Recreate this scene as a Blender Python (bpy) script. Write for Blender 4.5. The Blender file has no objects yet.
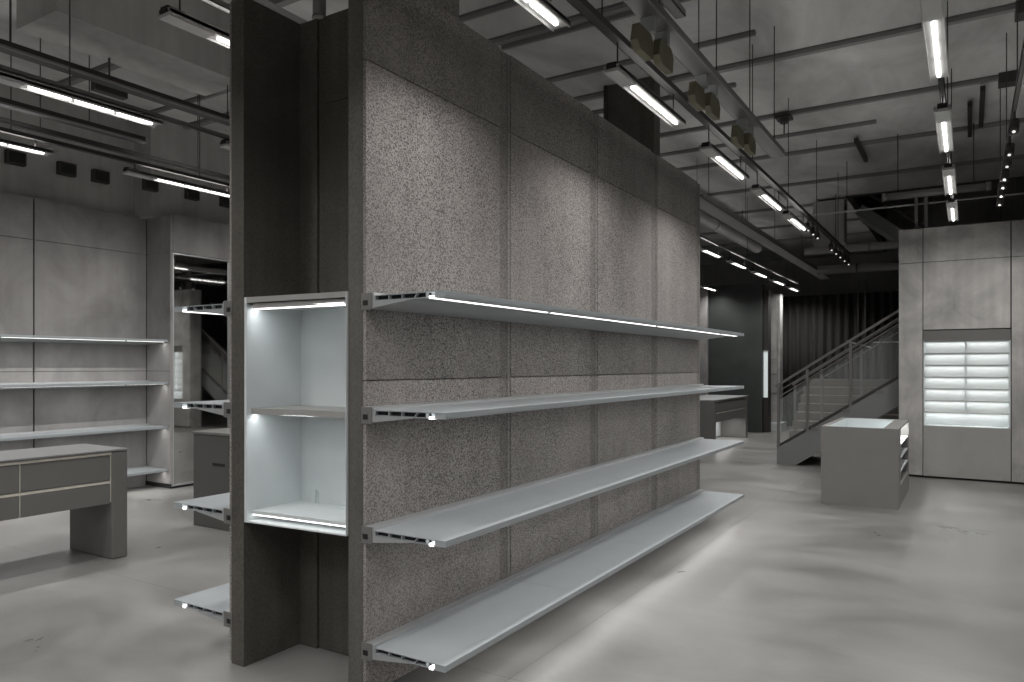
import bpy, bmesh, math, random
from mathutils import Vector, Matrix
random.seed(4)
S = bpy.context.scene
COL = S.collection
PI = math.pi

# ------------------------------------------------------------------ materials
def new_mat(name):
    m = bpy.data.materials.new(name); m.use_nodes = True
    nt = m.node_tree
    return m, nt, nt.nodes['Principled BSDF']

def plain(name, col, rough=.5, metal=0.0, emit=None, estr=0.0, spec=.5, bump=0.0, bscale=60):
    m, nt, b = new_mat(name)
    b.inputs['Roughness'].default_value = rough
    b.inputs['Metallic'].default_value = metal
    b.inputs['Specular IOR Level'].default_value = spec
    tc = nt.nodes.new('ShaderNodeTexCoord')
    n = nt.nodes.new('ShaderNodeTexNoise'); n.inputs['Scale'].default_value = 7; n.inputs['Detail'].default_value = 4
    nt.links.new(tc.outputs['Object'], n.inputs['Vector'])
    mx = nt.nodes.new('ShaderNodeMix'); mx.data_type = 'RGBA'
    mx.inputs[6].default_value = (col[0]*.94, col[1]*.94, col[2]*.94, 1)
    mx.inputs[7].default_value = (col[0]*1.06, col[1]*1.06, col[2]*1.06, 1)
    nt.links.new(n.outputs['Fac'], mx.inputs[0]); nt.links.new(mx.outputs[2], b.inputs['Base Color'])
    if emit:
        b.inputs['Emission Color'].default_value = (*emit, 1)
        b.inputs['Emission Strength'].default_value = estr
    return m

def concrete(name, col, big=.25, big_scale=1.2, speck=0.0, speck_scale=90, stretch=(1, 1, 1), rough=.85, bump=.25,
             spec=.3, streak=0.0, rvar=0.0, seams=None, metal=0.0):
    m, nt, b = new_mat(name)
    N, L = nt.nodes, nt.links
    b.inputs['Specular IOR Level'].default_value = spec
    b.inputs['Roughness'].default_value = rough
    b.inputs['Metallic'].default_value = metal
    tc = N.new('ShaderNodeTexCoord')
    mp = N.new('ShaderNodeMapping'); mp.inputs['Scale'].default_value = stretch
    L.new(tc.outputs['Object'], mp.inputs['Vector'])
    n1 = N.new('ShaderNodeTexNoise'); n1.inputs['Scale'].default_value = big_scale; n1.inputs['Detail'].default_value = 8
    n1.inputs['Roughness'].default_value = .62; n1.inputs['Distortion'].default_value = .6
    L.new(mp.outputs[0], n1.inputs['Vector'])
    r1 = N.new('ShaderNodeMapRange'); r1.inputs[1].default_value = .3; r1.inputs[2].default_value = .7
    r1.inputs[3].default_value = 1-big; r1.inputs[4].default_value = 1+big*.7
    L.new(n1.outputs['Fac'], r1.inputs[0])
    fac = r1.outputs[0]
    def mul(a, c):
        q = N.new('ShaderNodeMath'); q.operation = 'MULTIPLY'
        L.new(a, q.inputs[0])
        if isinstance(c, float): q.inputs[1].default_value = c
        else: L.new(c, q.inputs[1])
        return q.outputs[0]
    if streak:
        ms = N.new('ShaderNodeMapping'); ms.inputs['Scale'].default_value = (9, 9, .5)
        L.new(tc.outputs['Object'], ms.inputs['Vector'])
        n3 = N.new('ShaderNodeTexNoise'); n3.inputs['Scale'].default_value = 1.0; n3.inputs['Detail'].default_value = 5
        L.new(ms.outputs[0], n3.inputs['Vector'])
        r3 = N.new('ShaderNodeMapRange'); r3.inputs[1].default_value = .3; r3.inputs[2].default_value = .7
        r3.inputs[3].default_value = 1-streak; r3.inputs[4].default_value = 1+streak*.6
        L.new(n3.outputs['Fac'], r3.inputs[0]); fac = mul(fac, r3.outputs[0])
    hgt = n1.outputs['Fac']
    if speck:
        v = N.new('ShaderNodeTexNoise'); v.inputs['Scale'].default_value = speck_scale; v.inputs['Detail'].default_value = 3
        v.inputs['Roughness'].default_value = .7
        L.new(tc.outputs['Object'], v.inputs['Vector'])
        r2 = N.new('ShaderNodeMapRange'); r2.inputs[1].default_value = .41; r2.inputs[2].default_value = .55
        r2.inputs[3].default_value = 1-speck; r2.inputs[4].default_value = 1+speck*.45
        L.new(v.outputs['Fac'], r2.inputs[0])
        # patches where the aggregate is ground smoother
        n4 = N.new('ShaderNodeTexNoise'); n4.inputs['Scale'].default_value = 1.1; n4.inputs['Detail'].default_value = 3
        L.new(tc.outputs['Object'], n4.inputs['Vector'])
        r4 = N.new('ShaderNodeMapRange'); r4.inputs[1].default_value = .38; r4.inputs[2].default_value = .62
        r4.inputs[3].default_value = .62; r4.inputs[4].default_value = 1.0
        L.new(n4.outputs['Fac'], r4.inputs[0])
        mm = N.new('ShaderNodeMix'); mm.data_type = 'FLOAT'; mm.inputs[2].default_value = 1.0
        L.new(r4.outputs[0], mm.inputs[0]); L.new(r2.outputs[0], mm.inputs[3])
        fac = mul(fac, mm.outputs[0]); hgt = v.outputs['Fac']
    if seams:                      # fine saw-cut joints in the slab
        sx = N.new('ShaderNodeSeparateXYZ'); L.new(tc.outputs['Object'], sx.inputs[0])
        for ax, at in seams:
            q = N.new('ShaderNodeMath'); q.operation = 'SUBTRACT'; L.new(sx.outputs[ax], q.inputs[0]); q.inputs[1].default_value = at
            a = N.new('ShaderNodeMath'); a.operation = 'ABSOLUTE'; L.new(q.outputs[0], a.inputs[0])
            g = N.new('ShaderNodeMapRange'); g.inputs[1].default_value = .003; g.inputs[2].default_value = .006
            g.inputs[3].default_value = .72; g.inputs[4].default_value = 1.0
            L.new(a.outputs[0], g.inputs[0]); fac = mul(fac, g.outputs[0])
    cm = N.new('ShaderNodeMix'); cm.data_type = 'RGBA'; cm.blend_type = 'MULTIPLY'; cm.inputs[0].default_value = 1
    cm.inputs[6].default_value = (*col, 1)
    L.new(fac, cm.inputs[7]); L.new(cm.outputs[2], b.inputs['Base Color'])
    if rvar:
        rr = N.new('ShaderNodeMapRange'); rr.inputs[1].default_value = .3; rr.inputs[2].default_value = .7
        rr.inputs[3].default_value = rough-rvar; rr.inputs[4].default_value = rough+rvar
        L.new(n1.outputs['Fac'], rr.inputs[0]); L.new(rr.outputs[0], b.inputs['Roughness'])
    if bump:
        bp = N.new('ShaderNodeBump'); bp.inputs['Strength'].default_value = bump; bp.inputs['Distance'].default_value = .004
        L.new(hgt, bp.inputs['Height']); L.new(bp.outputs[0], b.inputs['Normal'])
    return m

M = {}
M['speckle'] = concrete('speckled_concrete', (.325, .303, .29), .18, 1.6, .7, 135, rough=.9, bump=.5, streak=.08)
M['groove'] = concrete('groove_concrete', (.24, .224, .213), .12, 1.6, .6, 130, rough=.9, bump=.4)
M['speckle_up'] = concrete('speckled_concrete_dark_shaded', (.27, .252, .24), .16, 1.6, .62, 135, rough=.9, bump=.5, streak=.10)  # darker upper concrete; tone also holds shade above the lamps' cut-off
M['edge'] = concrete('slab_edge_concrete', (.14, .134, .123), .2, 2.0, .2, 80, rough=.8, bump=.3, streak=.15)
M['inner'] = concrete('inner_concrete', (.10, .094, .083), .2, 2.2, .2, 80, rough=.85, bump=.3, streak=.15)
M['panel'] = concrete('smooth_panel', (.30, .291, .286), .34, 1.4, 0, stretch=(1, 1, .8), rough=.55, bump=.05, spec=.35, streak=.07)
M['panel_r'] = concrete('smooth_panel_warm', (.50, .49, .475), .38, 1.6, 0, rough=.55, bump=.05, spec=.35, streak=.12)
M['steel'] = concrete('brushed_steel', (.55, .55, .53), .12, .9, 0, rough=.42, bump=.02, spec=.5, metal=.55)
M['gap'] = plain('joint_gap', (.03, .03, .03), .9)
M['ceil'] = concrete('ceiling_concrete', (.60, .592, .58), .32, 1.3, 0, stretch=(.6, 1, 1), rough=.9, bump=.1)
M['soffit'] = concrete('soffit_concrete', (.45, .44, .425), .2, 1.0, 0, rough=.9, bump=.1, streak=.12)
M['floor'] = concrete('polished_floor', (.215, .212, .205), .36, 1.3, 0, stretch=(1, .6, 1), rough=.36, bump=0, spec=.5, rvar=.10, seams=((1, 1.93), (0, 9.1), (0, 3.1)))
M['alu'] = plain('anodised_aluminium', (.50, .52, .53), .42, .55)
M['alu_d'] = plain('aluminium_web', (.24, .24, .235), .45, .5)
M['shelf'] = plain('shelf_top', (.42, .455, .475), .4, .25)
M['white'] = plain('white_lacquer', (.62, .66, .67), .45)
M['grey'] = plain('grey_lacquer', (.15, .147, .14), .5)
M['grey_d'] = plain('dark_grey_lacquer', (.08, .08, .076), .5)
M['grey_m'] = plain('mid_grey_lacquer', (.33, .33, .32), .5)
M['grey_t'] = plain('table_grey', (.19, .195, .195), .45)
M['brass'] = plain('pale_metal_strip', (.74, .71, .63), .35, .3)
M['lamp'] = plain('lamp_housing', (.58, .58, .57), .4, .3)
M['dark'] = plain('dark_metal', (.055, .052, .05), .55, .3)
M['strut'] = plain('galvanised_strut', (.20, .196, .19), .5, .5)
M['rib'] = plain('painted_strut', (.27, .265, .26), .6, .2)
M['brown'] = plain('khaki_metal', (.19, .175, .115), .6, .1)
M['black'] = plain('black', (.012, .012, .012), .7)
M['curtain'] = plain('black_curtain', (.045, .043, .041), .9)
M['tile'] = concrete('dark_green_grey', (.055, .062, .06), .25, 1.0, 0, rough=.5, bump=.02)
M['mirror'] = plain('mirror', (.62, .62, .61), .03, 1.0)
M['glass'] = None
M['led'] = plain('led', (.9, .9, .9), .5, 0, (1, .98, .95), 2.5)
M['lens'] = plain('lamp_lens', (.9, .9, .9), .5, 0, (1, .985, .95), 6.0)
M['spotlens'] = plain('spot_lens', (.9, .9, .9), .5, 0, (1, .97, .92), .9)
M['tread'] = concrete('stair_tread', (.165, .152, .14), .2, 2, 0, rough=.7, bump=.05)
M['stringer'] = plain('painted_stringer', (.20, .21, .205), .6)
g = bpy.data.materials.new('clear_glass'); g.use_nodes = True
b = g.node_tree.nodes['Principled BSDF']; b.inputs['Base Color'].default_value = (.80, .86, .84, 1)
b.inputs['Roughness'].default_value = .04; b.inputs['Alpha'].default_value = .09
tcg = g.node_tree.nodes.new('ShaderNodeTexCoord'); M['glass'] = g

# ------------------------------------------------------------------ mesh builder
class MB:
    def __init__(s): s.bm = bmesh.new(); s.mi = 0
    def box(s, x0, x1, y0, y1, z0, z1, bev=0.0):
        r = bmesh.ops.create_cube(s.bm, size=1)
        vs = r['verts']
        for v in vs:
            v.co = Vector(((x0+x1)/2+v.co.x*(x1-x0), (y0+y1)/2+v.co.y*(y1-y0), (z0+z1)/2+v.co.z*(z1-z0)))
        fs = set(f for v in vs for f in v.link_faces)
        for f in fs: f.material_index = s.mi
        if bev:
            es = list(set(e for v in vs for e in v.link_edges))
            rr = bmesh.ops.bevel(s.bm, geom=es, offset=bev, segments=2, affect='EDGES', profile=.5)
            for f in rr['faces']: f.material_index = s.mi
        return s
    def prism(s, pts, axis, a0, a1):
        """extrude a 2-D polygon; axis 0: pts=(y,z), 1: pts=(x,z), 2: pts=(x,y)"""
        def mk(p, a):
            if axis == 0: return (a, p[0], p[1])
            if axis == 1: return (p[0], a, p[1])
            return (p[0], p[1], a)
        A = [s.bm.verts.new(mk(p, a0)) for p in pts]; B = [s.bm.verts.new(mk(p, a1)) for p in pts]
        n = len(pts); fs = [s.bm.faces.new(A), s.bm.faces.new(B[::-1])]
        for i in range(n): fs.append(s.bm.faces.new((A[i], B[i], B[(i+1) % n], A[(i+1) % n])))
        for f in fs: f.material_index = s.mi
        return s
    def tube(s, p, q, r, seg=12, r2=None):
        p, q = Vector(p), Vector(q); d = q-p
        mat = Matrix.Translation((p+q)/2) @ d.to_track_quat('Z', 'Y').to_matrix().to_4x4()
        rr = bmesh.ops.create_cone(s.bm, cap_ends=True, segments=seg, radius1=r, radius2=r if r2 is None else r2, depth=d.length, matrix=mat)
        for f in set(f for v in rr['verts'] for f in v.link_faces):
            f.material_index = s.mi; f.smooth = len(f.verts) == 4
        return s
    def bar(s, p, q, w, h):
        """rectangular bar from p to q, w wide sideways, h tall"""
        p, q = Vector(p), Vector(q); d = (q-p).normalized()
        side = d.cross(Vector((0, 0, 1)))
        side = side.normalized() if side.length > 1e-4 else Vector((1, 0, 0))
        up = side.cross(d).normalized()
        vs = []
        for c in (p, q):
            for a, b_ in ((-1, -1), (1, -1), (1, 1), (-1, 1)):
                vs.append(s.bm.verts.new(c+side*a*w/2+up*b_*h/2))
        for f in ((0, 1, 2, 3), (7, 6, 5, 4), (0, 4, 5, 1), (1, 5, 6, 2), (2, 6, 7, 3), (3, 7, 4, 0)):
            s.bm.faces.new([vs[i] for i in f]).material_index = s.mi
        return s
    def build(s, name, mats, parent=None, **kw):
        bmesh.ops.recalc_face_normals(s.bm, faces=s.bm.faces)
        me = bpy.data.meshes.new(name); s.bm.to_mesh(me); s.bm.free()
        for m in (mats if isinstance(mats, (list, tuple)) else [mats]): me.materials.append(m)
        o = bpy.data.objects.new(name, me); COL.objects.link(o)
        if parent:
            o.parent = parent
            o.matrix_parent_inverse = Matrix.Translation(-parent_world(parent))
        for k, v in kw.items(): o[k] = v
        return o
def parent_world(p):
    return Vector(p.location) if p.parent is None else Vector((0, 0, 0))
def tag(o, label, cat, group=None):
    o['label'] = label; o['category'] = cat
    if group: o['group'] = group
    return o
def thing(name, loc, label, cat, group=None):
    o = bpy.data.objects.new(name, None); COL.objects.link(o); o.location = loc; o.empty_display_size = .1
    return tag(o, label, cat, group)
def struct(mb, name, mats): return mb.build(name, mats, None, kind='structure')
LIGHT_K = 1.0
def area(loc, sx, sy, power, rot=(0, 0, 0), spread=170, col=(1, .975, .95), parent=None):
    l = bpy.data.lights.new('lamp_light', 'AREA'); l.shape = 'RECTANGLE'; l.size = sx; l.size_y = sy
    l.energy = power*LIGHT_K; l.color = col; l.spread = math.radians(spread)
    o = bpy.data.objects.new('lamp_light', l); COL.objects.link(o); o.location = loc; o.rotation_euler = rot
    if parent:
        o.parent = parent; o.matrix_parent_inverse = Matrix.Translation(-parent_world(parent))
    return o
def spot(loc, to, power, ang=40, blend=.8, parent=None, r=.03):
    l = bpy.data.lights.new('spot_light', 'SPOT'); l.energy = power*LIGHT_K; l.spot_size = math.radians(ang); l.spot_blend = blend
    l.shadow_soft_size = r; l.color = (1, .97, .94)
    o = bpy.data.objects.new('spot_light', l); COL.objects.link(o); o.location = loc
    o.rotation_euler = (Vector(to)-Vector(loc)).to_track_quat('-Z', 'Y').to_euler()
    if parent:
        o.parent = parent; o.matrix_parent_inverse = Matrix.Translation(-parent_world(parent))
    return o

ZC = 4.7          # ceiling
ZW = 3.45         # top of the wall cladding
J1, J2 = 1.48, 2.975

# ------------------------------------------------------------------ shell
struct(MB().box(-4, 23, -5, 9.6, -.12, 0), 'floor', M['floor'])
struct(MB().box(-4, 14.9, -5, 9.6, ZC, ZC+.2).box(14.9, 23, 1.95, 9.6, ZC, ZC+.2), 'ceiling', M['ceil'])
struct(MB().box(-4.2, -4, -5, 9.6, 0, ZC), 'wall_near', M['panel'])
struct(MB().box(-4, 11.65, -5.2, -5, 0, ZC), 'wall_south', M['panel'])
struct(MB().box(23, 23.2, -5, 9.6, 0, 7.0), 'wall_far', M['soffit'])
struct(MB().box(14.9, 15.1, -5, 1.95, ZC, 7.0).box(14.9, 23, 1.95, 2.1, ZC+.2, 7.0).box(12.3, 23, -5.2, -5, 0, 7).box(14.9, 23, -5, 2, 7, 7.2), 'wall_void', M['tile'])

# left wall: backing, panels with open joints, side pier
w = MB()
w.mi = 1; w.box(-4, 15, 9.04, 9.2, 0, ZW-.02); w.box(5.63, 15, 8.56, 9.04, 0, ZW-.02)
w.mi = 0
xs = [-4, -1.7, .3, 2.25, 4.25, 5.6]
for a, b_ in zip(xs[:-1], xs[1:]):
    for z0, z1 in ((.06, J1), (J1, J2), (J2, ZW)):
        w.box(a+.009, b_-.009, 9.0, 9.045, z0+.003, z1-.003)
w.box(-4, 5.6, 9.03, 9.05, 0, .06)
for z0, z1 in ((.06, J1), (J1, J2), (J2, ZW)):
    w.box(5.6, 5.635, 8.50, 9.0, z0+.003, z1-.003)
w.box(5.64, 6.9, 8.50, 8.57, J2+.003, ZW)
w.box(6.56, 6.9, 8.50, 8.57, .06, J2-.003); w.box(6.91, 15, 8.5, 8.57, .06, ZW)
w.mi = 1; w.box(5.63, 15, 8.53, 8.57, 0, .06)
struct(w, 'wall_left', [M['panel'], M['gap']])
struct(MB().box(-4, 23, 9.12, 9.6, ZW-.02, ZC), 'wall_left_fascia', M['soffit'])
struct(MB().box(5.5, 15, 8.75, 9.12, ZW-.02, ZC), 'wall_mirror_fascia', M['soffit'])

# right wall with two recesses for the lit shelf units
w = MB()
XR = 11.65
w.mi = 1
for y0, y1, z0, z1 in ((.54, .81, .0, ZW-.01), (-.50, .54, 1.99, ZW-.01), (-.56, -.48, 0, ZW-.01), (-1.7, -.56, 1.99, ZW-.01), (-5, -1.7, 0, ZW-.01),
                       (-.48, .54, 0, .70), (-1.7, -.56, 0, .70)):
    w.box(XR+.03, XR+.32, y0, y1, z0, z1)
w.box(XR+.26, XR+.32, -1.7, .54, .70, 1.99)
w.mi = 0
for z0, z1 in ((.03, J2), (J2, ZW)):
    w.box(XR, XR+.035, .535, .825, z0+.004, z1-.004)
    w.box(XR, XR+.035, -.553, -.482, z0+.004, z1-.004) if False else None
    w.box(XR, XR+.035, -3.4, -1.72, z0+.004, z1-.004); w.box(XR, XR+.035, -5, -3.42, z0+.004, z1-.004)
w.box(XR+.035, XR+.32, .81, .825, 0, ZW)
w.box(XR, XR+.035, -.472, .525, J2+.004, ZW-.004); w.box(XR, XR+.035, -.472, .525, 2.045, J2-.004)
w.box(XR, XR+.035, -1.71, -.487, J2+.004, ZW-.004); w.box(XR, XR+.035, -.62, -.487, .03, J2-.004)
w.box(XR, XR+.035, -1.71, -.62, 2.045, J2-.004)
struct(w, 'wall_right', [M['panel_r'], M['gap']])

# ------------------------------------------------------------------ the free-standing double wall
XA, XB = 2.555, 7.59
w = MB()
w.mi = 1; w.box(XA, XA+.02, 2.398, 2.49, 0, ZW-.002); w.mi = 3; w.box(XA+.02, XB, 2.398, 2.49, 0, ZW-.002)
strips = [(XA, XA), (3.71, 3.83), (4.95, 5.075), (6.19, 6.33), (7.47, XB)]
for i in range(4):
    a, b_ = strips[i][1], strips[i+1][0]
    w.mi = 0
    for z0, z1 in ((.012, J1), (J1, J2)): w.box(a+.002, b_-.002, 2.38, 2.40, z0+.002, z1-.002, .0015)
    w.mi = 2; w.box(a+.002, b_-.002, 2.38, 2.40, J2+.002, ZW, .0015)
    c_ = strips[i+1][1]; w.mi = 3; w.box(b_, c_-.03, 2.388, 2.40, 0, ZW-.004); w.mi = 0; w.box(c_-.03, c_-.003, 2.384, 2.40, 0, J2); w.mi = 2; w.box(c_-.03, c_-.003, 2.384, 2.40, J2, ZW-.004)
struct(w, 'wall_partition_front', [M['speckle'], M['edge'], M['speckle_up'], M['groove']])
w = MB()
XL = 2.495
w.mi = 1; w.box(XL, XB, 3.165, 3.262, 0, ZW)
w.mi = 0
for a, b_ in ((XL, 3.71), (3.83, 4.95), (5.075, 6.19), (6.33, 7.47)):
    for z0, z1 in ((.012, J1), (J1, J2), (J2, ZW)): w.box(a+.002, b_-.002, 3.26, 3.279, z0+.002, z1-.002)
struct(w, 'wall_partition_back', [M['speckle'], M['inner']])
w = MB(); w.box(2.885, 2.97, 2.49, 3.165, 0, ZW)
w.box(2.868, 2.886, 3.03, 3.165, 0, ZW); w.box(2.875, 2.886, 2.49, 2.99, .01, J2-.002); w.box(2.875, 2.886, 2.49, 2.99, J2+.002, ZW)
struct(w, 'wall_niche', M['inner'])
struct(MB().box(XB-.12, XB, 2.49, 3.15, 0, ZW), 'wall_partition_end', M['inner'])
# columns rising to the ceiling
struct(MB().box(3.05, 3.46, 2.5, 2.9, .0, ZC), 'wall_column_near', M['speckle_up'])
w = MB(); w.box(7.62, 7.80, 2.90, 3.47, 0, ZC); w.mi = 1; w.box(7.60, 7.625, 3.45, 3.49, 0, ZC)
struct(w, 'wall_column_far', [M['inner'], M['dark']])

# ------------------------------------------------------------------ extruded-profile shelves
def shelf(x0, x1, yb, sgn, zt, label, group, light=7.0, ends=True, seams=4, depth=.46):
    """profile shelf: back at y=yb, reaching out in direction sgn (−1 = towards −y)"""
    Y = lambda d: yb+sgn*d
    def bx(m, d0, d1, z0, z1, a=x0, b_=x1):
        m.box(a, b_, min(Y(d0), Y(d1)), max(Y(d0), Y(d1)), z0, z1)
    t = thing('wall_shelf', ((x0+x1)/2, yb, zt), label, 'shelf', group)
    r = MB()                                             # wall rail with tapering bracket below
    e = .018
    r.prism([(Y(.0), zt+.014), (Y(.0), zt-.060), (Y(.03), zt-.060), (Y(.27), zt-.0305), (Y(.27), zt-.029), (Y(.058), zt-.029), (Y(.05), zt+.010), (Y(.04), zt+.014)], 0, x0, x1)
    o = r.build('wall_rail', M['alu'], t)
    if ends:
        m = MB(); bx(m, -.024, .04, zt-.066, zt+.012, x0-.004, x0+.001)
        ep = m.build('rail_end_plate', M['alu_d'], t)
        m = MB(); bx(m, -.014, .016, zt-.046, zt-.022, x0-.0055, x0-.0035)
        m.build('socket', M['black'], ep)
    # panels (seamed in length): top skin, bottom skin, webs, nose
    L = (x1-x0)/seams
    for i in range(seams):
        a = x0+i*L; b_ = x0+(i+1)*L-(.002 if i < seams-1 else 0)
        m = MB()
        bx(m, .055, depth, zt-.004, zt, a, b_); bx(m, .055, depth, zt-.028, zt-.024, a, b_)
        for k, d in enumerate((.057, .14, .216, .355)): bx(m, d-.002, d+.003, zt-.025, zt-.003, a, b_)
        m.prism([(Y(.285), zt-.025), (Y(.290), zt-.025), (Y(.308), zt-.003), (Y(.303), zt-.003)], 0, a, b_)
        m.prism([(Y(.402), zt-.003), (Y(.402), zt-.025), (Y(depth-.006), zt-.028), (Y(depth), zt-.022), (Y(depth), zt-.004), (Y(depth-.005), zt)], 0, a+.0015, b_)
        m.mi = 1; bx(m, .058, .366, zt-.024, zt-.004, a+.02, a+.025)      # inside of the hollow cells
        m.build('shelf_panel', [M['shelf'], M['black']], t)
    m = MB(); bx(m, .372, .394, zt-.031, zt-.019, x0-.001, x1-.01)
    m.build('led_strip', M['led'], t)
    area(((x0+x1)/2, Y(.383), zt-.032), x1-x0-.04, .02, light*(x1-x0), parent=t)
    n = max(2, int((x1-x0)/1.25))
    for i in range(n):
        m = MB()
        xx = x0+(i+.62)*(x1-x0)/n
        m.box(xx, xx+.02, min(Y(.388), Y(.402)), max(Y(.388), Y(.402)), zt-.034, zt-.027)
        m.build('clip', M['alu'], t)
    return t
LV = (1.875, 1.345, .79, .25)
nm = ('top', 'second', 'third', 'lowest')
POWM = 1.0
for i, z in enumerate(LV):
    shelf(XA, 7.55, 2.38, -1, z, f'long pale aluminium shelf on the speckled wall, {("topmost of four, with a bright light strip", "second from the top, at eye level", "third from the top", "lowest, just above the floor")[i]}', 'long shelves on the speckled wall', POWM)
for i, z in enumerate(LV):
    shelf(XL, 7.5, 3.279, 1, z, f'aluminium shelf poking out left of the dark wall end, {("topmost, with a bright lit underside", "second down, just under eye level", "third down, above the lowest", "lowest, nearest the floor")[i]}', 'shelves behind the dark wall end', POWM, depth=.48)
for i, z in enumerate(LV):
    shelf(-3.9, 5.595, 9.0, -1, z, f'thin metal shelf along the left rear wall, {("topmost of four", "second from the top", "third from the top", "lowest, partly behind the table")[i]}', 'shelves on the left rear wall', 1.4, ends=False, seams=5, depth=.46)

# ------------------------------------------------------------------ lit cabinet in the wall end
t = thing('display_cabinet', (2.7, 2.82, .72), 'white open cabinet glowing inside the dark wall niche, with one shelf', 'cabinet')
y0, y1 = 2.492, 3.163
cab0 = set(bpy.data.objects)
XF = 2.497
m = MB()
m.box(2.862, 2.872, y0, y1, .735, 1.90)                        # back
m.box(XF, 2.865, y1-.016, y1, .745, 1.90); m.box(XF, 2.865, y0, y0+.003, .745, 1.90)
m.box(XF+.004, 2.865, y0+.003, y1-.016, 1.885, 1.90)
m.box(XF+.02, 2.865, y0+.003, y1-.016, 1.855, 1.862)
m.build('cabinet_body', M['white'], t)
m = MB(); m.box(XF+.012, XF+.03, y0+.003, y1-.05, 1.842, 1.868); m.box(XF, XF+.008, y0+.003, y1-.016, 1.872, 1.90); m.build('top_fascia', M['grey_m'], t)
m = MB(); m.box(XF+.014, XF+.032, y0+.006, y1-.055, 1.836, 1.842); m.build('led_strip', M['led'], t)
area((XF+.05, (y0+y1)/2, 1.850), .016, y1-y0-.05, .85, parent=t, col=(.95, .98, 1))
m = MB(); m.box(XF+.03, 2.862, y0+.003, y1-.016, 1.308, 1.330); m.box(XF+.03, XF+.036, y0+.003, y1-.016, 1.300, 1.308); m.build('middle_shelf', M['grey_m'], t)
m = MB(); m.box(XF+.045, XF+.06, y0+.02, y1-.02, 1.303, 1.308); m.build('led_strip', M['led'], t)
area((XF+.052, (y0+y1)/2, 1.301), .014, y1-y0-.05, .7, parent=t, col=(.95, .98, 1))
m = MB(); m.box(XF+.03, 2.865, y0+.003, y1-.016, .785, .803, .001); m.box(XF, 2.865, y0+.003, y1-.016, .745, .752)
m.build('cabinet_floor', M['white'], t)
m = MB(); m.box(XF+.036, XF+.05, y0+.02, y1-.02, .777, .785); m.build('led_strip', M['led'], t)
m = MB(); m.box(2.845, 2.862, 3.02, 3.028, .803, .88); m.box(2.845, 2.862, 3.008, 3.012, .803, .86); m.build('cable_cover', M['white'], t)

# the cabinet front follows the slightly skewed ends of the two slabs
for o in set(bpy.data.objects)-cab0:
    if o.type == 'MESH':
        for v in o.data.vertices:
            if v.co.x < 2.7: v.co.x += .045*(y1-v.co.y)/(y1-y0)
# ------------------------------------------------------------------ hung linear lamps
def lamp(x, y, z, label, group, power=26, tilt=0.0, ztrack=3.5, spread=150, lens_n=3, seg3=False):
    t = thing('linear_lamp', (x+.6, y, z), label, 'lamp', group)
    W = .052
    m = MB()
    m.box(x, x+1.2, y-W, y+W, z+.012, z+.034)
    m.box(x, x+1.2, y-W, y-W+.006, z-.001, z+.03); m.box(x, x+1.2, y+W-.006, y+W, z-.001, z+.03)
    m.box(x+.0, x+.27, y-W+.008, y+W-.008, z-.006, z+.02)
    hs = m.build('housing', M['lamp'], t)
    m = MB(); m.box(x-.006, x, y-W*.6, y+W*.6, z+.014, z+.034); m.box(x+.0, x+.10, y-.03, y+.03, z+.034, z+.05); m.build('end_cap', M['black'], t)
    for k in range(lens_n):
        m = MB(); a = x+.32+k*.285
        m.box(a, a+.255, y-.010, y+.010, z-.002, z+.012, .002)
        m.build('lens', M['lens'], hs)
    for xx in (x+.09, x+1.08):
        m = MB(); m.tube((xx, y, z+.034), (xx, y, ztrack-.001), .005, 8); m.build('hanger', M['dark'], t)
    if seg3:
        for k in range(lens_n): area((x+.4475+k*.285, y, z-.005), .25, .015, power/3, rot=(tilt, 0, 0), spread=spread, parent=t)
    else: area((x+.74, y, z-.007), .83, .022, power, rot=(tilt, 0, 0), spread=spread, parent=t)
    if ztrack-z > .09: area((x+.65, y, z+.037), .95, .06, power*UP_FILL, rot=(PI, 0, 0), spread=180, parent=t)  # added uplight to brighten the ceiling, not a known lamp part
    return t
ordn = ['nearest', 'second nearest', 'third nearest', 'fourth nearest', 'fifth nearest', 'sixth nearest', 'seventh nearest', 'eighth nearest', 'ninth nearest', 'farthest']
PA = 12
UP_FILL = .12
def row(xs, y, z, labels, group, power, **k):
    for x, lab in zip(xs, labels): lamp(x, y, z, lab, group, power, **k)
FILL_LAMP = 'white linear lamp added out of view to brighten the near room'  # unseen extra lamps, added because the room near the camera was too dark
row((2.2, 4.03, 5.87, 7.5, 8.95), 1.8, 3.3, [f'linear lamp hanging over the speckled wall shelves, {ordn[i]} of its row' for i in range(5)], 'lamps along the speckled wall', PA*.8, tilt=-.04, ztrack=3.5, spread=128, seg3=True)
row((-3.2, -1.4, .4), 1.8, 3.3, [FILL_LAMP]*3, 'added fill lamps out of view', PA*1.2)
row((4.02, 5.85, 7.62, 9.25), .15, 3.3, [f'linear lamp in the straight row leading to the right wall, {ordn[i]} of four' for i in range(4)], 'lamps leading to the right wall', PA*1.2, ztrack=3.42, spread=168, seg3=True)
row((-3.2, -1.4, .45, 2.25), .15, 3.3, [FILL_LAMP]*4, 'added fill lamps out of view', PA, ztrack=3.42)
row((-3.2, -.8, 1.6, 4.0, 6.4, 8.8), -2.4, 3.3, [FILL_LAMP]*6, 'added fill lamps out of view', PA*1.1, ztrack=3.42)
row((2.27,), 3.5, 3.34, ['linear lamp at the top left, right beside the dark wall end'], 'lamps in the row behind the speckled wall', PA, ztrack=3.52, seg3=True)
row((9.35, 11.04, 12.7, 14.36, 16.0, 17.6), 3.5, 3.34, [f'small far lamp past the speckled wall end, {ordn[i]} of its row' for i in range(6)], 'lamps in the row behind the speckled wall', PA*1.3, ztrack=3.52)
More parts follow.
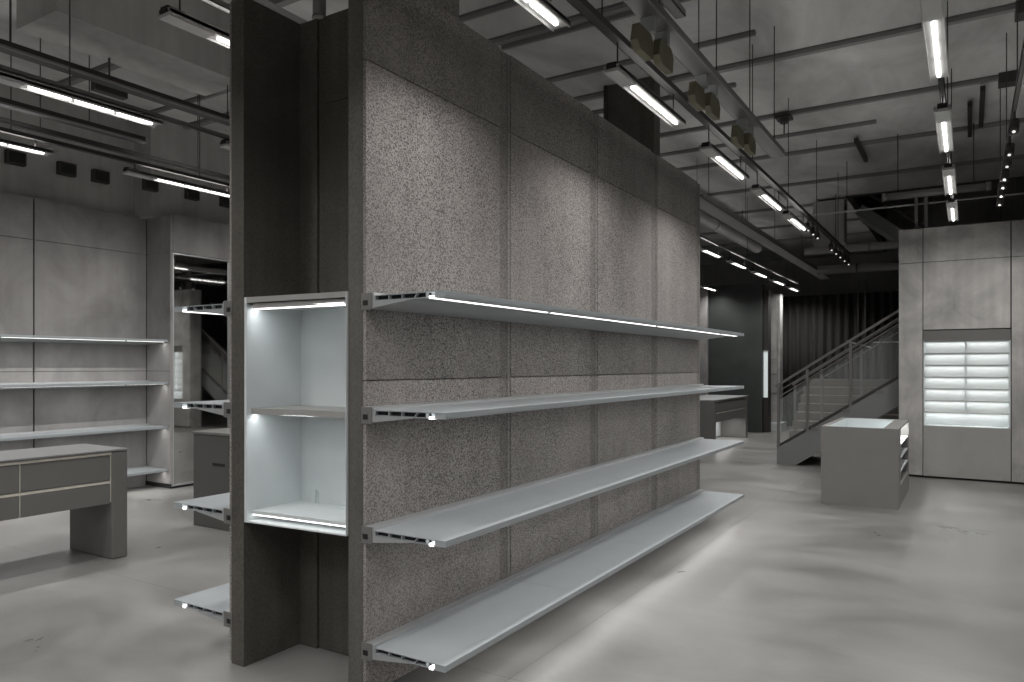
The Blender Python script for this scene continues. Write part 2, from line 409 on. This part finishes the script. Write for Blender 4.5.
row((-3.0, -1.3, .4), 3.5, 3.34, [FILL_LAMP]*3, 'added fill lamps out of view', PA*1.1, ztrack=3.52)
row((2.03,), 5.04, 3.3, ['long lamp with three lit segments hanging over the left aisle'], 'lamps over the left aisle', PA, ztrack=3.36, seg3=True)
row((16.05,), 5.04, 3.3, ['tiny far lamp touching the speckled wall end, lower than its neighbours'], 'lamps over the left aisle', PA, ztrack=3.36)
row((-3.2, -1.4, .3), 5.04, 3.3, [FILL_LAMP]*3, 'added fill lamps out of view', PA, ztrack=3.36)
row((3.78, 5.5, 7.3), 5.04, 3.3, ['lamp over the left aisle, hidden behind the dark wall end']*3, 'lamps over the left aisle, out of view', PA, ztrack=3.36)
row((2.0, 3.84), 6.5, 3.3, ['linear lamp cut by the left photo edge near the rear wall', 'linear lamp close to the left rear wall, beside the dark wall end'], 'lamps near the left rear wall', PA*1.9, tilt=.35, ztrack=3.4, spread=150, seg3=True)
row((-1.5, .25, 5.6), 6.5, 3.3, ['lamp near the left rear wall, outside the photo']*3, 'lamps near the left rear wall, out of view', PA*1.9, tilt=.35, ztrack=3.4, spread=150)

# ------------------------------------------------------------------ tracks, trays, rods
def rods(t, pts, z0, r=.0045, z1=ZC):
    for (x, y) in pts:
        m = MB(); m.tube((x, y, z0), (x, y, z1), r, 8); m.build('hanger_rod', M['dark'], t)
def channel(name, x0, x1, y, z, w, h, label, cat, mat='strut', rodx=(), lip=None, group=None, ry=None):
    t = thing(name, ((x0+x1)/2, y, z), label, cat, group)
    m = MB(); m.box(x0, x1, y-w/2, y+w/2, z, z+.006); m.box(x0, x1, y-w/2, y-w/2+.005, z, z+h); m.box(x0, x1, y+w/2-.005, y+w/2, z, z+h)
    if lip: m.mi = 1; m.box(x0, x1, y-w/2-.012, y-w/2, z-.004, z+.012)
    m.build('channel', [M[mat], M[lip] if lip else M[mat]], t)
    rods(t, [(x, y if ry is None else ry) for x in rodx], z)
    return t
channel('cable_channel', -3.5, 14.4, 1.8, 3.5, .05, .05, 'dark channel with lamps under it running along the speckled wall', 'channel', 'dark', (3.9, 5.7, 7.4, 9.1, 11, 13), 'dark')
channel('cable_tray', -1, 7.26, 1.53, 3.52, .12, .06, 'broad grey cable tray with khaki boxes below, right of the lamp channel', 'cable tray', 'strut', (4.1, 5.25, 6.2, 7.1), 'rib')
channel('cable_tray', -1, 4.1, 1.40, 3.54, .06, .04, 'short narrow tray ending beside the broad khaki-box tray', 'cable tray', 'rib', (4.0,))
channel('lamp_track', -3.5, 10.6, .15, 3.42, .035, .035, 'black track carrying the straight row of lamps to the right wall', 'track', 'black', (5.5, 7.4, 9.1))
channel('spot_track', 4.5, 10.4, -.31, 3.56, .03, .035, 'thin pale track carrying spotlights at the right photo edge', 'track', 'strut', (6.6, 8.4, 10.0), 'lamp')
channel('cable_tray', -3, 9, 5.28, 3.58, .10, .05, 'dark cable tray crossing the upper left, above the lamps', 'cable tray', 'dark', (1.75, 2.35, 4.0, 5.6), 'rib')
channel('cable_tray', -3, 3.76, 6.1, 3.48, .08, .05, 'dark tray ending in mid air on the left, under the upper tray', 'cable tray', 'dark', (2.5, 3.3), 'rib')
channel('cable_tray', -3, 9, 6.67, 3.52, .05, .04, 'thin dark rail near the left rear wall, over the last lamps', 'cable tray', 'dark', (3.2, 4.7), None)
channel('lamp_track', -3, 9, 6.5, 3.40, .05, .03, 'dark track holding the lamps by the left rear wall', 'track', 'dark', (2.9, 4.6))
channel('lamp_track', -2, 9, 5.04, 3.36, .03, .03, 'thin track holding the long lamp over the left aisle', 'track', 'strut', (2.6, 3.9, 5.0))
channel('lamp_track', -2, 18.8, 3.5, 3.52, .04, .03, 'track holding the lamps behind the speckled wall', 'track', 'rib', (2.6, 4.6, 11.0, 14.0))
channel('cable_tray', -2, 7, 3.75, 3.75, .16, .05, 'grey tray at the top left behind the wall-end lamp', 'cable tray', 'rib', (2.9,))
channel('cable_tray', 9, 19, 2.9, 3.62, .22, .08, 'wide dark tray receding under the ceiling past the far column', 'cable tray', 'rib', (9.6, 11.5, 13.5, 16))

# khaki twin boxes under the tray
for i, x in enumerate((3.78, 4.76, 5.80)):
    t = thing('box_spotlight', (x+.2, 1.53, 3.52), f'khaki twin box fitting hanging from the broad tray, {("nearest and largest", "middle one", "farthest and smallest")[i]} of three', 'light fitting', 'khaki boxes under the tray')
    for k, (dx, yy) in enumerate(((0, 1.555), (.25, 1.525))):
        m = MB()
        m.prism([(x+dx, 3.335), (x+dx+.03, 3.435), (x+dx+.20, 3.435), (x+dx+.245, 3.39), (x+dx+.23, 3.30), (x+dx+.05, 3.295)], 1, yy-.022, yy+.022)
        m.build('box_head', M['brown'], t)
    for k in range(2):
        m = MB(); m.box(x+.16+.22*k, x+.20+.22*k, 1.50, 1.58, 3.434, 3.519); m.build('bracket', M['alu'], t)
    m = MB(); m.box(x+.03, x+.24, 1.577, 1.585, 3.30, 3.35)
    for k in range(6): m.box(x+.035+k*.034, x+.055+k*.034, 1.584, 1.590, 3.304, 3.346)
    m.build('louvre', M['alu_d'], t)

# ribs across the ceiling
rx = [(.7, -5, 9.1, .07), (2.36, -5, 9.1, .07), (4.35, -5, 9.1, .07), (5.98, -5, 9.1, .07), (7.79, -5, 9.1, .07), (9.6, -5, 9.1, .06), (11.43, -5, 9.1, .06), (13.4, -5, 9.1, .06),
      (5.42, 1.9, 9.1, .03), (7.1, 1.7, 9.1, .03), (6.12, 2.0, 3.9, .035), (8.3, 2.2, 9.1, .03), (15.3, 1.96, 9.1, .06), (17.3, 1.96, 9.1, .06), (19.2, 1.96, 9.1, .06), (10.5, 1.0, 9.1, .03)]
for i, (x, a, b_, wd) in enumerate(rx):
    m = MB(); m.box(x-wd/2, x+wd/2, a, b_, ZC-.045, ZC-.001); m.mi = 1; m.box(x-wd/2-.02, x-wd/2, a, b_, ZC-.012, ZC-.001); m.box(x+wd/2, x+wd/2+.02, a, b_, ZC-.012, ZC-.001)
    struct(m, f'trim_{i+1}', [M['rib'], M['strut']])
for i, (x0, x1, y, lab) in enumerate(((11.0, 12.2, 1.30, 'left of the straight lamp row'), (10.2, 11.6, -.02, 'right of the straight lamp row'), (9.7, 11.2, -.14, 'above the right photo edge spotlights'))):
    m = MB(); m.box(x0, x1, y-.025, y+.025, ZC-.10, ZC-.046)
    tag(m.build('ceiling_strut', M['dark']), f'short dark strut fixed under the ceiling, {lab}', 'strut', 'short ceiling struts')
# ribs' heavy end pieces and a hook
for (a, b_, c, d, lab) in ((7.70, 7.9, -1.2, -.35, 'dark doubled strut at the top right photo corner'), (9.5, 9.7, -1.6, -.28, 'dark strut end under the next rib below the top right corner')):
    m = MB(); m.box(a, b_, c, d, ZC-.11, ZC+.003); tag(m.build('junction_bar', M['dark']), lab, 'strut')
m = MB(); m.tube((9.6, 1.95, ZC-.05), (9.6, 1.95, ZC-.13), .05, 10); m.tube((9.6, 1.95, ZC-.13), (9.6, 1.95, ZC-.26), .008, 8); m.box(9.5, 9.7, 1.86, 2.04, ZC-.08, ZC-.046)
tag(m.build('ceiling_hook', M['dark']), 'small dark hook fitting on the second far ceiling rib', 'hook')

# dropped concrete box, upper left
m = MB(); m.box(2.56, 4.06, 5.13, 5.66, 3.9, ZC-.001); m.box(2.56, 12, 3.9, 3.98, 4.72, 4.74) if False else None
struct(m, 'trim_soffit', M['soffit'])
# small boxes on the left fascia
for i, x in enumerate((4.1, 4.65, 5.05)):
    m = MB(); m.box(x-.1, x+.1, 9.05, 9.123, 3.80, 3.95, .004); m.mi = 1; m.box(x-.08, x+.08, 9.044, 9.05, 3.82, 3.93)
    tag(m.build('junction_box', [M['dark'], M['black']]), f'dark rectangular box high on the left rear wall, {("leftmost", "second from left", "third from left")[i]}', 'junction box', 'dark boxes above the left wall')
for i, x in enumerate((5.69, 6.3, 6.85)):
    xx = x*8.7/9.05
    m = MB(); m.box(xx-.09, xx+.09, 8.68, 8.753, 3.74, 3.88, .004); m.mi = 1; m.box(xx-.07, xx+.07, 8.674, 8.68, 3.76, 3.86)
    tag(m.build('junction_box', [M['dark'], M['black']]), f'dark rectangular box high above the mirror, {("leftmost of its three", "middle of its three", "rightmost, beside the wall end")[i]}', 'junction box', 'dark boxes above the left wall')
# black hanging box and loop cable at upper left
t = thing('hanging_spotlight', (3.0, 5.28, 3.5), 'small dark box light hanging under the upper left tray', 'light fitting')
m = MB(); m.box(3.05, 3.30, 5.55, 5.62, 3.62, 3.72, .004); m.build('box_head', M['dark'], t)
m = MB(); m.tube((3.17, 5.58, 3.72), (3.17, 5.58, ZC), .008); m.build('hanger_rod', M['dark'], t)
cu = bpy.data.curves.new('loop_cable', 'CURVE'); cu.dimensions = '3D'; cu.bevel_depth = .006
sp = cu.splines.new('BEZIER'); pts = [(1.75, 5.30, 3.572), (1.98, 5.2, 3.50), (2.06, 5.08, 3.40)]
sp.bezier_points.add(2)
for p, c in zip(sp.bezier_points, pts): p.co = c; p.handle_left_type = p.handle_right_type = 'AUTO'
cu.materials.append(M['black']); tmp = bpy.data.objects.new('loop_cable', cu); me = bpy.data.meshes.new_from_object(tmp); bpy.data.objects.remove(tmp)
o = bpy.data.objects.new('loop_cable', me); COL.objects.link(o)
tag(o, 'black cable looping from the upper left tray to the lamp below', 'cable')
# pipe stub over niche
m = MB(); m.tube((4.0, 4.2, 4.2), (4.0, 4.2, ZC), .05, 16); m.tube((4.0, 4.2, 4.19), (4.0, 4.2, 4.205), .056, 16)
tag(m.build('ceiling_pipe', M['strut']), 'short vertical pipe stub seen above the dark niche', 'pipe')

# spotlights
def spotlight(x, y, z, label, group, aim=(.35, -.2, -1), to=None, pw=0, stem=.115):
    t = thing('spotlight', (x, y, z), label, 'spotlight', group)
    d = Vector(aim).normalized(); c = Vector((x, y, z))
    m = MB(); m.tube(c-d*.055, c+d*.055, .034, 14); hd = m.build('head', M['dark'], t)
    m = MB(); m.tube(c+d*.055, c+d*.06, .012, 14); m.build('lens', M['spotlens'], hd)
    m = MB(); m.box(x-.01, x+.01, y-.01, y+.01, z+.03, z+stem); m.build('stem', M['dark'], t)
    if pw: spot(c+d*.07, to, pw, 60, .9, parent=t)
for i, x in enumerate((7.0, 7.75, 8.2, 8.75, 9.15, 9.6, 10.1)):
    spotlight(x, -.31, 3.43, f'dark track spotlight at the right photo edge, {ordn[i] if i < 6 else "farthest"} of seven', 'spotlights at the right edge', aim=(-.55, .1, -1), to=(11.65, (.1, .1, .1, .7, .25, -.15, -.7)[i], 2.3), pw=0 if i < 3 else 22)
for i, x in enumerate((10.35, 10.7, 11.05)):
    spotlight(x, 1.8, 3.38, f'small dark spotlight after the fifth wall lamp, {("first", "second", "third")[i]} of three', 'spotlights after the wall lamps', aim=(-.5, -.2, -1))
for i, x in enumerate((12.3, 12.75, 13.2, 13.7, 14.2)):
    spotlight(x, 1.8, 3.38, f'tiny far spotlight on the wall lamp channel, {ordn[i] if i < 4 else "farthest"} of five', 'far spotlights on the channel', aim=(-.5, -.2, -1))

# pipes and ducts across the far right
def pipe(name, p, q, r, label, cat='pipe', mat='strut', collars=()):
    m = MB(); m.tube(p, q, r, 16)
    P, Q = Vector(p), Vector(q)
    for c in collars:
        a = P.lerp(Q, c); d = (Q-P).normalized()*.03; m.tube(a-d, a+d, r*1.15, 16)
    o = tag(m.build(name, M[mat]), label, cat)
    for c in (.15, .85):
        a = P.lerp(Q, c)
        if a.x < 14.8 or a.y > 1.97:
            h = MB(); h.tube((a.x, a.y, a.z+r*.9), (a.x, a.y, ZC), .006, 8); h.build('hanger_rod', M['dark'], o)
    return o
pipe('sprinkler_pipe', (12.4, 2.4, 3.93), (12.4, -3, 3.93), .012, 'thin pale pipe crossing above the right wall', mat='lamp')
pipe('duct_pipe', (11.3, 1.0, 3.86), (11.3, -.25, 3.86), .05, 'pale round duct crossing behind the straight lamp row', 'duct', 'strut', (.02, .98))
pipe('duct_pipe', (16.6, 2.7, 3.55), (16.6, -1, 3.55), .09, 'far horizontal duct above the black curtain', 'duct', 'strut', (.2, .45))
pipe('duct_pipe', (14.6, 2.6, 3.68), (14.6, -1, 3.68), .07, 'horizontal duct above the stair, nearer than the curtain duct', 'duct', 'rib', (.3,))
pipe('duct_pipe', (8.4, 3.9, 4.1), (16.4, 3.9, 4.1), .11, 'long dark duct receding beyond the far column', 'duct', 'rib', (.3, .6))
# upper void posts above the right wall
for i, y in enumerate((.62, .50)):
    m = MB(); m.box(11.8, 11.84, y-.02, y+.02, ZW, 3.93)
    tag(m.build('guard_post', M['strut']), f'upright grey post above the right wall, {("left", "right")[i]} of the close pair', 'post', 'posts above the right wall')
m = MB(); m.box(11.8, 11.84, -.72, -.68, ZW, 3.9); tag(m.build('guard_post', M['strut']), 'lone upright post above the right wall at the photo edge', 'post', 'posts above the right wall')
m = MB(); m.box(14.9, 15.3, 1.96, 2.5, 3.85, ZC-.05); tag(m.build('bulkhead', M['soffit']), 'dark concrete bulkhead left of the ceiling opening', 'bulkhead')
# return flight of the stair
m = MB(); m.bar((15.8, -.4, 2.75), (15.8, 1.75, 4.50), 1.1, .2)
tag(m.build('stair_soffit', M['stringer']), 'sloping underside of the upper stair flight beside the right wall', 'stair')
m = MB(); m.bar((15.2, -.2, 3.35), (15.2, 1.75, 4.9), .04, .06)
tag(m.build('upper_handrail', M['dark']), 'dark sloping rail of the upper stair above the right wall', 'handrail')

# ------------------------------------------------------------------ stair
t = thing('staircase', (12.6, 1.6, 0), 'dark grey stair with railing rising behind the pale display box', 'stair')
XS = 12.06; Y0, Z0 = 2.56, 0.0
sl = .655      # rise per metre
zt = lambda y, z: z+(Y0-y)*sl
m = MB()       # near stringer
m.prism([(Y0, 0), (Y0, .24), (-.6, .24+(Y0+.6)*sl), (-.6, -.12+(Y0+.6)*sl), (2.28, 0)], 0, XS, XS+.05)
m.build('stringer', M['stringer'], t)
m = MB(); m.prism([(Y0, 0), (Y0, .24), (-.6, .24+(Y0+.6)*sl), (-.6, -.12+(Y0+.6)*sl), (2.28, 0)], 0, XS+1.3, XS+1.35); m.build('stringer', M['stringer'], t)
for k in range(11):
    y = Y0-.1-k*.26; z = .17*(k+1)
    m = MB(); m.box(XS+.05, XS+1.3, y-.28, y, z-.03, z); m.box(XS+.05, XS+1.3, y-.015, y, z-.17, z-.03)
    m.build('tread', M['tread'], t)
for X in (XS+.025, XS+1.325):
    m = MB(); m.bar((X, Y0+.02, 1.22), (X, -.6, 1.22+(Y0+.62)*sl), .05, .035); m.build('handrail', M['strut'], t)
    m = MB(); m.bar((X, Y0, .27), (X, -.6, .27+(Y0+.6)*sl), .03, .04); m.build('bottom_rail', M['dark'], t)
    for dz in (1.04, 1.13):
        m = MB(); m.bar((X, Y0, dz), (X, -.6, dz+(Y0+.6)*sl), .012, .016); m.build('guard_wire', M['strut'], t)
    for y in (Y0-.02, Y0-.45, 1.5, .6):
        zz = (Y0-y)*sl
        m = MB(); m.box(X-.02, X+.02, y-.02, y+.02, zz+.22, zz+1.2); m.build('post', M['strut'], t)
m = MB()
m.prism([(Y0-.02, .30), (Y0-.02, 1.0), (-.6, 1.0+(Y0+.6)*sl), (-.6, .30+(Y0+.6)*sl)], 0, XS+.02, XS+.028)
m.build('glass_panel', M['glass'], t)
for k in range(4):
    y = 2.0-k*.45
    m = MB(); m.box(XS-.006, XS, y-.05, y+.05, .25+(Y0-y)*sl-.07, .25+(Y0-y)*sl-.02); m.build('fixing_plate', M['strut'], t)
# wide flight facing the room behind it
t = thing('wide_steps', (15, 2.4, 0), 'wide shadowy steps behind the stair railing', 'steps')
for k in range(8):
    m = MB(); x = 14.2+k*.28
    m.box(x, x+.29, .9, 2.85, 0, .155*(k+1)+.03, .008); m.build('step', M['tread'], t)

# ------------------------------------------------------------------ curtain and far pieces
def curtain(x, y0, y1, z1, label):
    m = MB(); n = int((y1-y0)/.035); A = []; 
    for i in range(n+1):
        y = y0+(y1-y0)*i/n; xx = x+.06*math.sin(i*1.15)+.02*math.sin(i*.37)
        A.append((m.bm.verts.new((xx, y, .02)), m.bm.verts.new((xx, y, z1)), m.bm.verts.new((xx+.02, y, .02)), m.bm.verts.new((xx+.02, y, z1))))
    for p, q in zip(A[:-1], A[1:]):
        m.bm.faces.new((p[0], q[0], q[1], p[1])).smooth = True; m.bm.faces.new((p[2], p[3], q[3], q[2])).smooth = True
        m.bm.faces.new((p[1], q[1], q[3], p[3])); m.bm.faces.new((p[0], p[2], q[2], q[0]))
    return tag(m.build('curtain', M['curtain']), label, 'curtain')
curtain(19.5, -1.5, 5.2, 3.3, 'black pleated curtain at the far end behind the stair')
m = MB(); m.box(17.5, 17.85, 4.04, 5.7, 0, 3.45, .01)
tag(m.build('dark_pillar', M['tile']), 'massive dark block pillar beyond the end of the speckled wall', 'pillar')
m = MB(); m.box(17.28, 17.4, 5.26, 5.5, 0, 3.45, .01)
tag(m.build('pale_pillar', M['panel']), 'narrow pale pillar just past the end of the speckled wall', 'pillar')
area((16.4, 5.3, 3.2), .5, .5, 10, rot=(0, -.6, 0)) if False else None
t = thing('lit_case', (17.7, 3.98, 0), 'narrow glowing tall case between the dark block and the pale column', 'display case')
m = MB(); m.box(17.62, 17.9, 3.93, 4.035, 0, 3.3); m.build('case_body', M['dark'], t)
m = MB(); m.box(17.60, 17.62, 3.94, 4.03, .81, 1.87); m.build('lit_panel', plain('lit_panel', (.7, .75, .75), .4, 0, (.85, .95, .95), .40), t)
m = MB(); m.box(17.58, 17.62, 3.93, 4.035, 1.87, 1.9); m.build('case_trim', M['alu'], t)
m = MB(); m.box(18.2, 18.5, 3.86, 4.03, .2, 3.25, .005); m.box(18.2, 18.5, 3.79, 3.84, .2, 3.25)
for z in (.5, .9, 1.35, 1.7): m.box(18.18, 18.2, 3.86, 4.03, z, z+.03)
m.box(18.25, 18.5, 3.83, 3.87, .2, 3.25)
tag(m.build('pale_column', M['panel_r']), 'pale narrow column just left of the stair foot', 'column')
m = MB(); m.box(18.0, 18.6, 3.72, 4.03, 0, .2, .005); tag(m.build('plinth', M['white']), 'low pale plinth under the narrow pale column', 'plinth')
# hanging hooks in front of the curtain
t = thing('hook_rail', (17.5, 1.9, 2.1), 'small pale hanging hooks in front of the black curtain', 'hook')
m = MB(); m.tube((17.5, 2.02, 1.98), (17.5, 2.02, 3.4), .012); m.tube((17.5, 1.88, 1.95), (17.5, 1.88, 3.4), .012); m.build('hanger_rod', M['strut'], t)
m = MB(); m.bar((17.5, 2.25, 2.08), (17.5, 1.75, 1.93), .02, .03); m.build('cross_bar', M['lamp'], t)
m = MB(); m.box(15.5, 15.54, 1.05, 1.55, 1.98, 2.0); tag(m.build('pale_rod', M['lamp']), 'short pale rod above the stair handrail by the right wall', 'rod')

# ------------------------------------------------------------------ tables and counters
def counter(x0, x1, y0, y1, z, legs, label, drawers, far=False):
    t = thing('display_table', ((x0+x1)/2, (y0+y1)/2, 0), label, 'table')
    m = MB(); m.box(x0, x1, y0, y1, z-.018, z, .005); m.build('table_top', M['alu'] if far else M['grey_t'], t)
    zb = z-.43
    m = MB(); m.box(x0+.02, x1-.135, y0+.035, y1-.03, zb+.01, z-.035); m.build('drawer_body', M['grey_d'], t)
    n = drawers; L = (x1-.135-x0-.02)/n
    for k in range(n):
        a = x0+.02+k*L+.006; b_ = a+L-.012
        m = MB(); m.box(b_+.003, b_+.009, y0+.014, y0+.03, zb+.01, z-.045); m.build('metal_divider', M['brass'], t)
        for zz0, zz1 in ((zb, z-.275), (z-.245, z-.045)):
            m = MB(); m.box(a, b_, y0+.015, y0+.035, zz0, zz1, .002); m.build('drawer', M['grey'], t)
    m = MB(); m.box(x0+.02, x1-.135, y0+.018, y0+.036, z-.27, z-.25); m.build('metal_strip', M['brass'], t)
    m = MB(); m.box(x0+.01, x1-.13, y0+.012, y0+.04, z-.042, z-.022)
    m.build('top_strip', M['brass'], t)
    for (a, b_) in legs:
        m = MB(); m.box(a, b_, y0+.005, y1-.005, 0, z-.02, .012); m.build('leg', M['grey'], t)
    return t
counter(-.68, 3.45, 5.80, 6.45, .88, ((3.32, 3.45), (-.68, -.55)), 'long grey table with drawers and pale metal strip at the left', 6)
t = counter(13.8, 16.25, 4.05, 4.95, .9, ((13.8, 13.9), (16.1, 16.25)), 'small distant table beyond the speckled wall, with pale lower panel', 1, True)
m = MB(); m.box(13.9, 16.1, 4.6, 4.63, .02, .47); m.build('lower_panel', M['white'], t)
area((15, 4.3, .46), 1.8, .03, 9, parent=t)
# dark cabinet behind the left shelves
t = thing('low_cabinet', (4.9, 5.7, 0), 'dark grey low cabinet with a black slot, left of the wall end', 'cabinet')
m = MB(); m.box(4.46, 5.3, 5.0, 6.4, 0, .89, .004); m.build('body', M['grey_d'], t)
m = MB(); m.box(4.45, 5.31, 4.99, 6.41, .89, .915, .003); m.build('top', M['grey'], t)
m = MB(); m.box(4.454, 4.46, 5.93, 6.10, .60, .625); m.build('slot_handle', M['black'], t)
# pale open display box, right
t = thing('display_box', (9.7, 1.01, 0), 'pale grey open-topped display box standing before the stair', 'display box')
bx0, bx1, by0, by1, zt_ = 8.9, 10.5, .633, 1.41, .868
m = MB()
m.box(bx0, bx0+.02, by0, by1, .0, zt_); m.box(bx1-.03, bx1, by0, by1, 0, zt_)
m.box(bx0+.02, bx1-.03, by1-.06, by1, 0, zt_)
m.box(bx0+.02, bx1-.03, by0+.12, by0+.15, 0, zt_)
m.box(bx0+.02, bx1-.03, by0, by0+.12, zt_-.02, zt_); m.box(bx0+.02, bx0+.3, by0, by0+.12, 0, zt_-.02); m.box(bx0+.3, bx1-.03, by0, by0+.12, 0, .22)
m.build('box_body', plain('box_grey', (.25, .246, .238), .5), t)
m = MB(); m.box(bx0+.02, bx1-.03, by0+.15, by1-.06, .62, .64); m.box(bx1-.034, bx1-.03, by0+.15, by1-.06, .64, zt_-.002); m.box(bx0+.02, bx1-.034, by1-.064, by1-.06, .64, zt_-.002); m.build('inner_tray', M['white'], t)
for k in range(3):
    m = MB(); m.box(bx0+.3, bx1-.03, by0+.005, by0+.12, .36+.15*k, .37+.15*k); m.build('side_shelf', M['white'], t)
m = MB(); m.box(bx0+.32, bx1-.05, by0+.05, by0+.06, zt_-.028, zt_-.02); m.build('led_strip', M['led'], t)
area((bx1-.1, (by0+by1)/2, zt_-.02), .06, .5, 2.0, rot=(0, .3, 0), parent=t, col=(.9, 1, 1)) if False else None
area(((bx0+bx1)/2+.1, by0+.06, zt_-.03), 1.3, .02, 5, parent=t)
m = MB(); m.box(bx0+.03, bx1-.04, by0+.15, by0+.162, zt_-.03, zt_-.02); m.build('led_strip', M['led'], t)
area(((bx0+bx1)/2, by0+.168, zt_-.034), 1.5, .012, 1.6, rot=(.5, 0, 0), parent=t, col=(.9, 1, 1))

# lit shelf units recessed in the right wall
def unit(ya, yb, label, light):
    t = thing('shelf_unit', (XR+.12, (ya+yb)/2, 0), label, 'shelf unit', 'lit shelf units in the right wall')
    m = MB(); m.box(XR+.004, XR+.03, ya+.004, yb-.004, .03, .72); m.build('lower_panel', M['steel'], t)
    m = MB(); m.box(XR+.002, XR+.26, ya+.004, yb-.004, 1.885, 2.03); m.build('header', M['grey'], t)
    m = MB(); m.box(XR+.25, XR+.258, ya+.004, yb-.004, .71, 1.89)
    m.box(XR+.01, XR+.25, ya+.004, ya+.016, .72, 1.89); m.box(XR+.01, XR+.25, yb-.016, yb-.004, .72, 1.89); m.box(XR+.02, XR+.25, ya+.016, yb-.016, .712, .722)
    m.build('case', M['white'], t)
    m = MB(); m.box(XR+.16, XR+.25, (ya+yb)/2-.006, (ya+yb)/2+.006, .872, 1.885); m.build('divider', M['white'], t)
    for k in range(6):
        z = 1.722-k*.163
        m = MB(); m.box(XR+.05, XR+.25, ya+.016, yb-.016, z-.007, z, .001); m.build('shelf_board', M['grey_m'], t)
        area((XR+.20, (ya+yb)/2, z-.012), .03, yb-ya-.06, light, rot=(0, 0, 0), parent=t, col=(1, .99, .96))
    area((XR+.20, (ya+yb)/2, 1.882), .03, yb-ya-.06, light, parent=t, col=(1, .99, .96))
    return t
unit(-.48, .53, 'brightly lit shelf unit with six thin boards in the right wall', 1.05)
unit(-1.70, -.64, 'lit shelf unit cut off by the right photo edge', .9)

# ------------------------------------------------------------------ mirror beside the left pier
t = thing('wall_mirror', (6.05, 8.54, 0), 'tall mirror right of the left rear shelves, reflecting the stair', 'mirror')
m = MB(); m.prism([(5.65, 8.520), (6.50, 8.536), (6.50, 8.548), (5.65, 8.548)], 2, .05, J2-.02); m.build('mirror_glass', M['mirror'], t)
m = MB(); m.box(5.635, 5.65, 8.50, 8.55, .03, J2-.004); m.box(6.50, 6.54, 8.49, 8.55, .03, J2-.004); m.box(5.65, 6.5, 8.505, 8.55, J2-.02, J2-.004); m.box(5.65, 6.5, 8.505, 8.55, .03, .05)
m.build('mirror_frame', M['alu'], t)

# ------------------------------------------------------------------ world, camera, colour
wd = bpy.data.worlds.new('World'); S.world = wd; wd.use_nodes = True
wd.node_tree.nodes['Background'].inputs[0].default_value = (.9, .95, 1, 1)
wd.node_tree.nodes['Background'].inputs[1].default_value = .04
cam = bpy.data.cameras.new('camera'); co = bpy.data.objects.new('camera', cam); COL.objects.link(co)
F = 737.0
cam.sensor_width = 36; cam.lens = F/1024*36; cam.shift_y = 24.5/1024
co.location = (0, 0, 1.55)
co.rotation_euler = (PI/2, 0, math.atan2(.8504-0, .5262) * -1)
co.rotation_euler[2] = math.atan2(.5262, .8504)-PI/2
cam.clip_start = .05
S.camera = co
S.view_settings.view_transform = 'Standard'; S.view_settings.look = 'None'
S.view_settings.gamma = 1; S.view_settings.use_curve_mapping = False
S.view_settings.exposure = 0.0
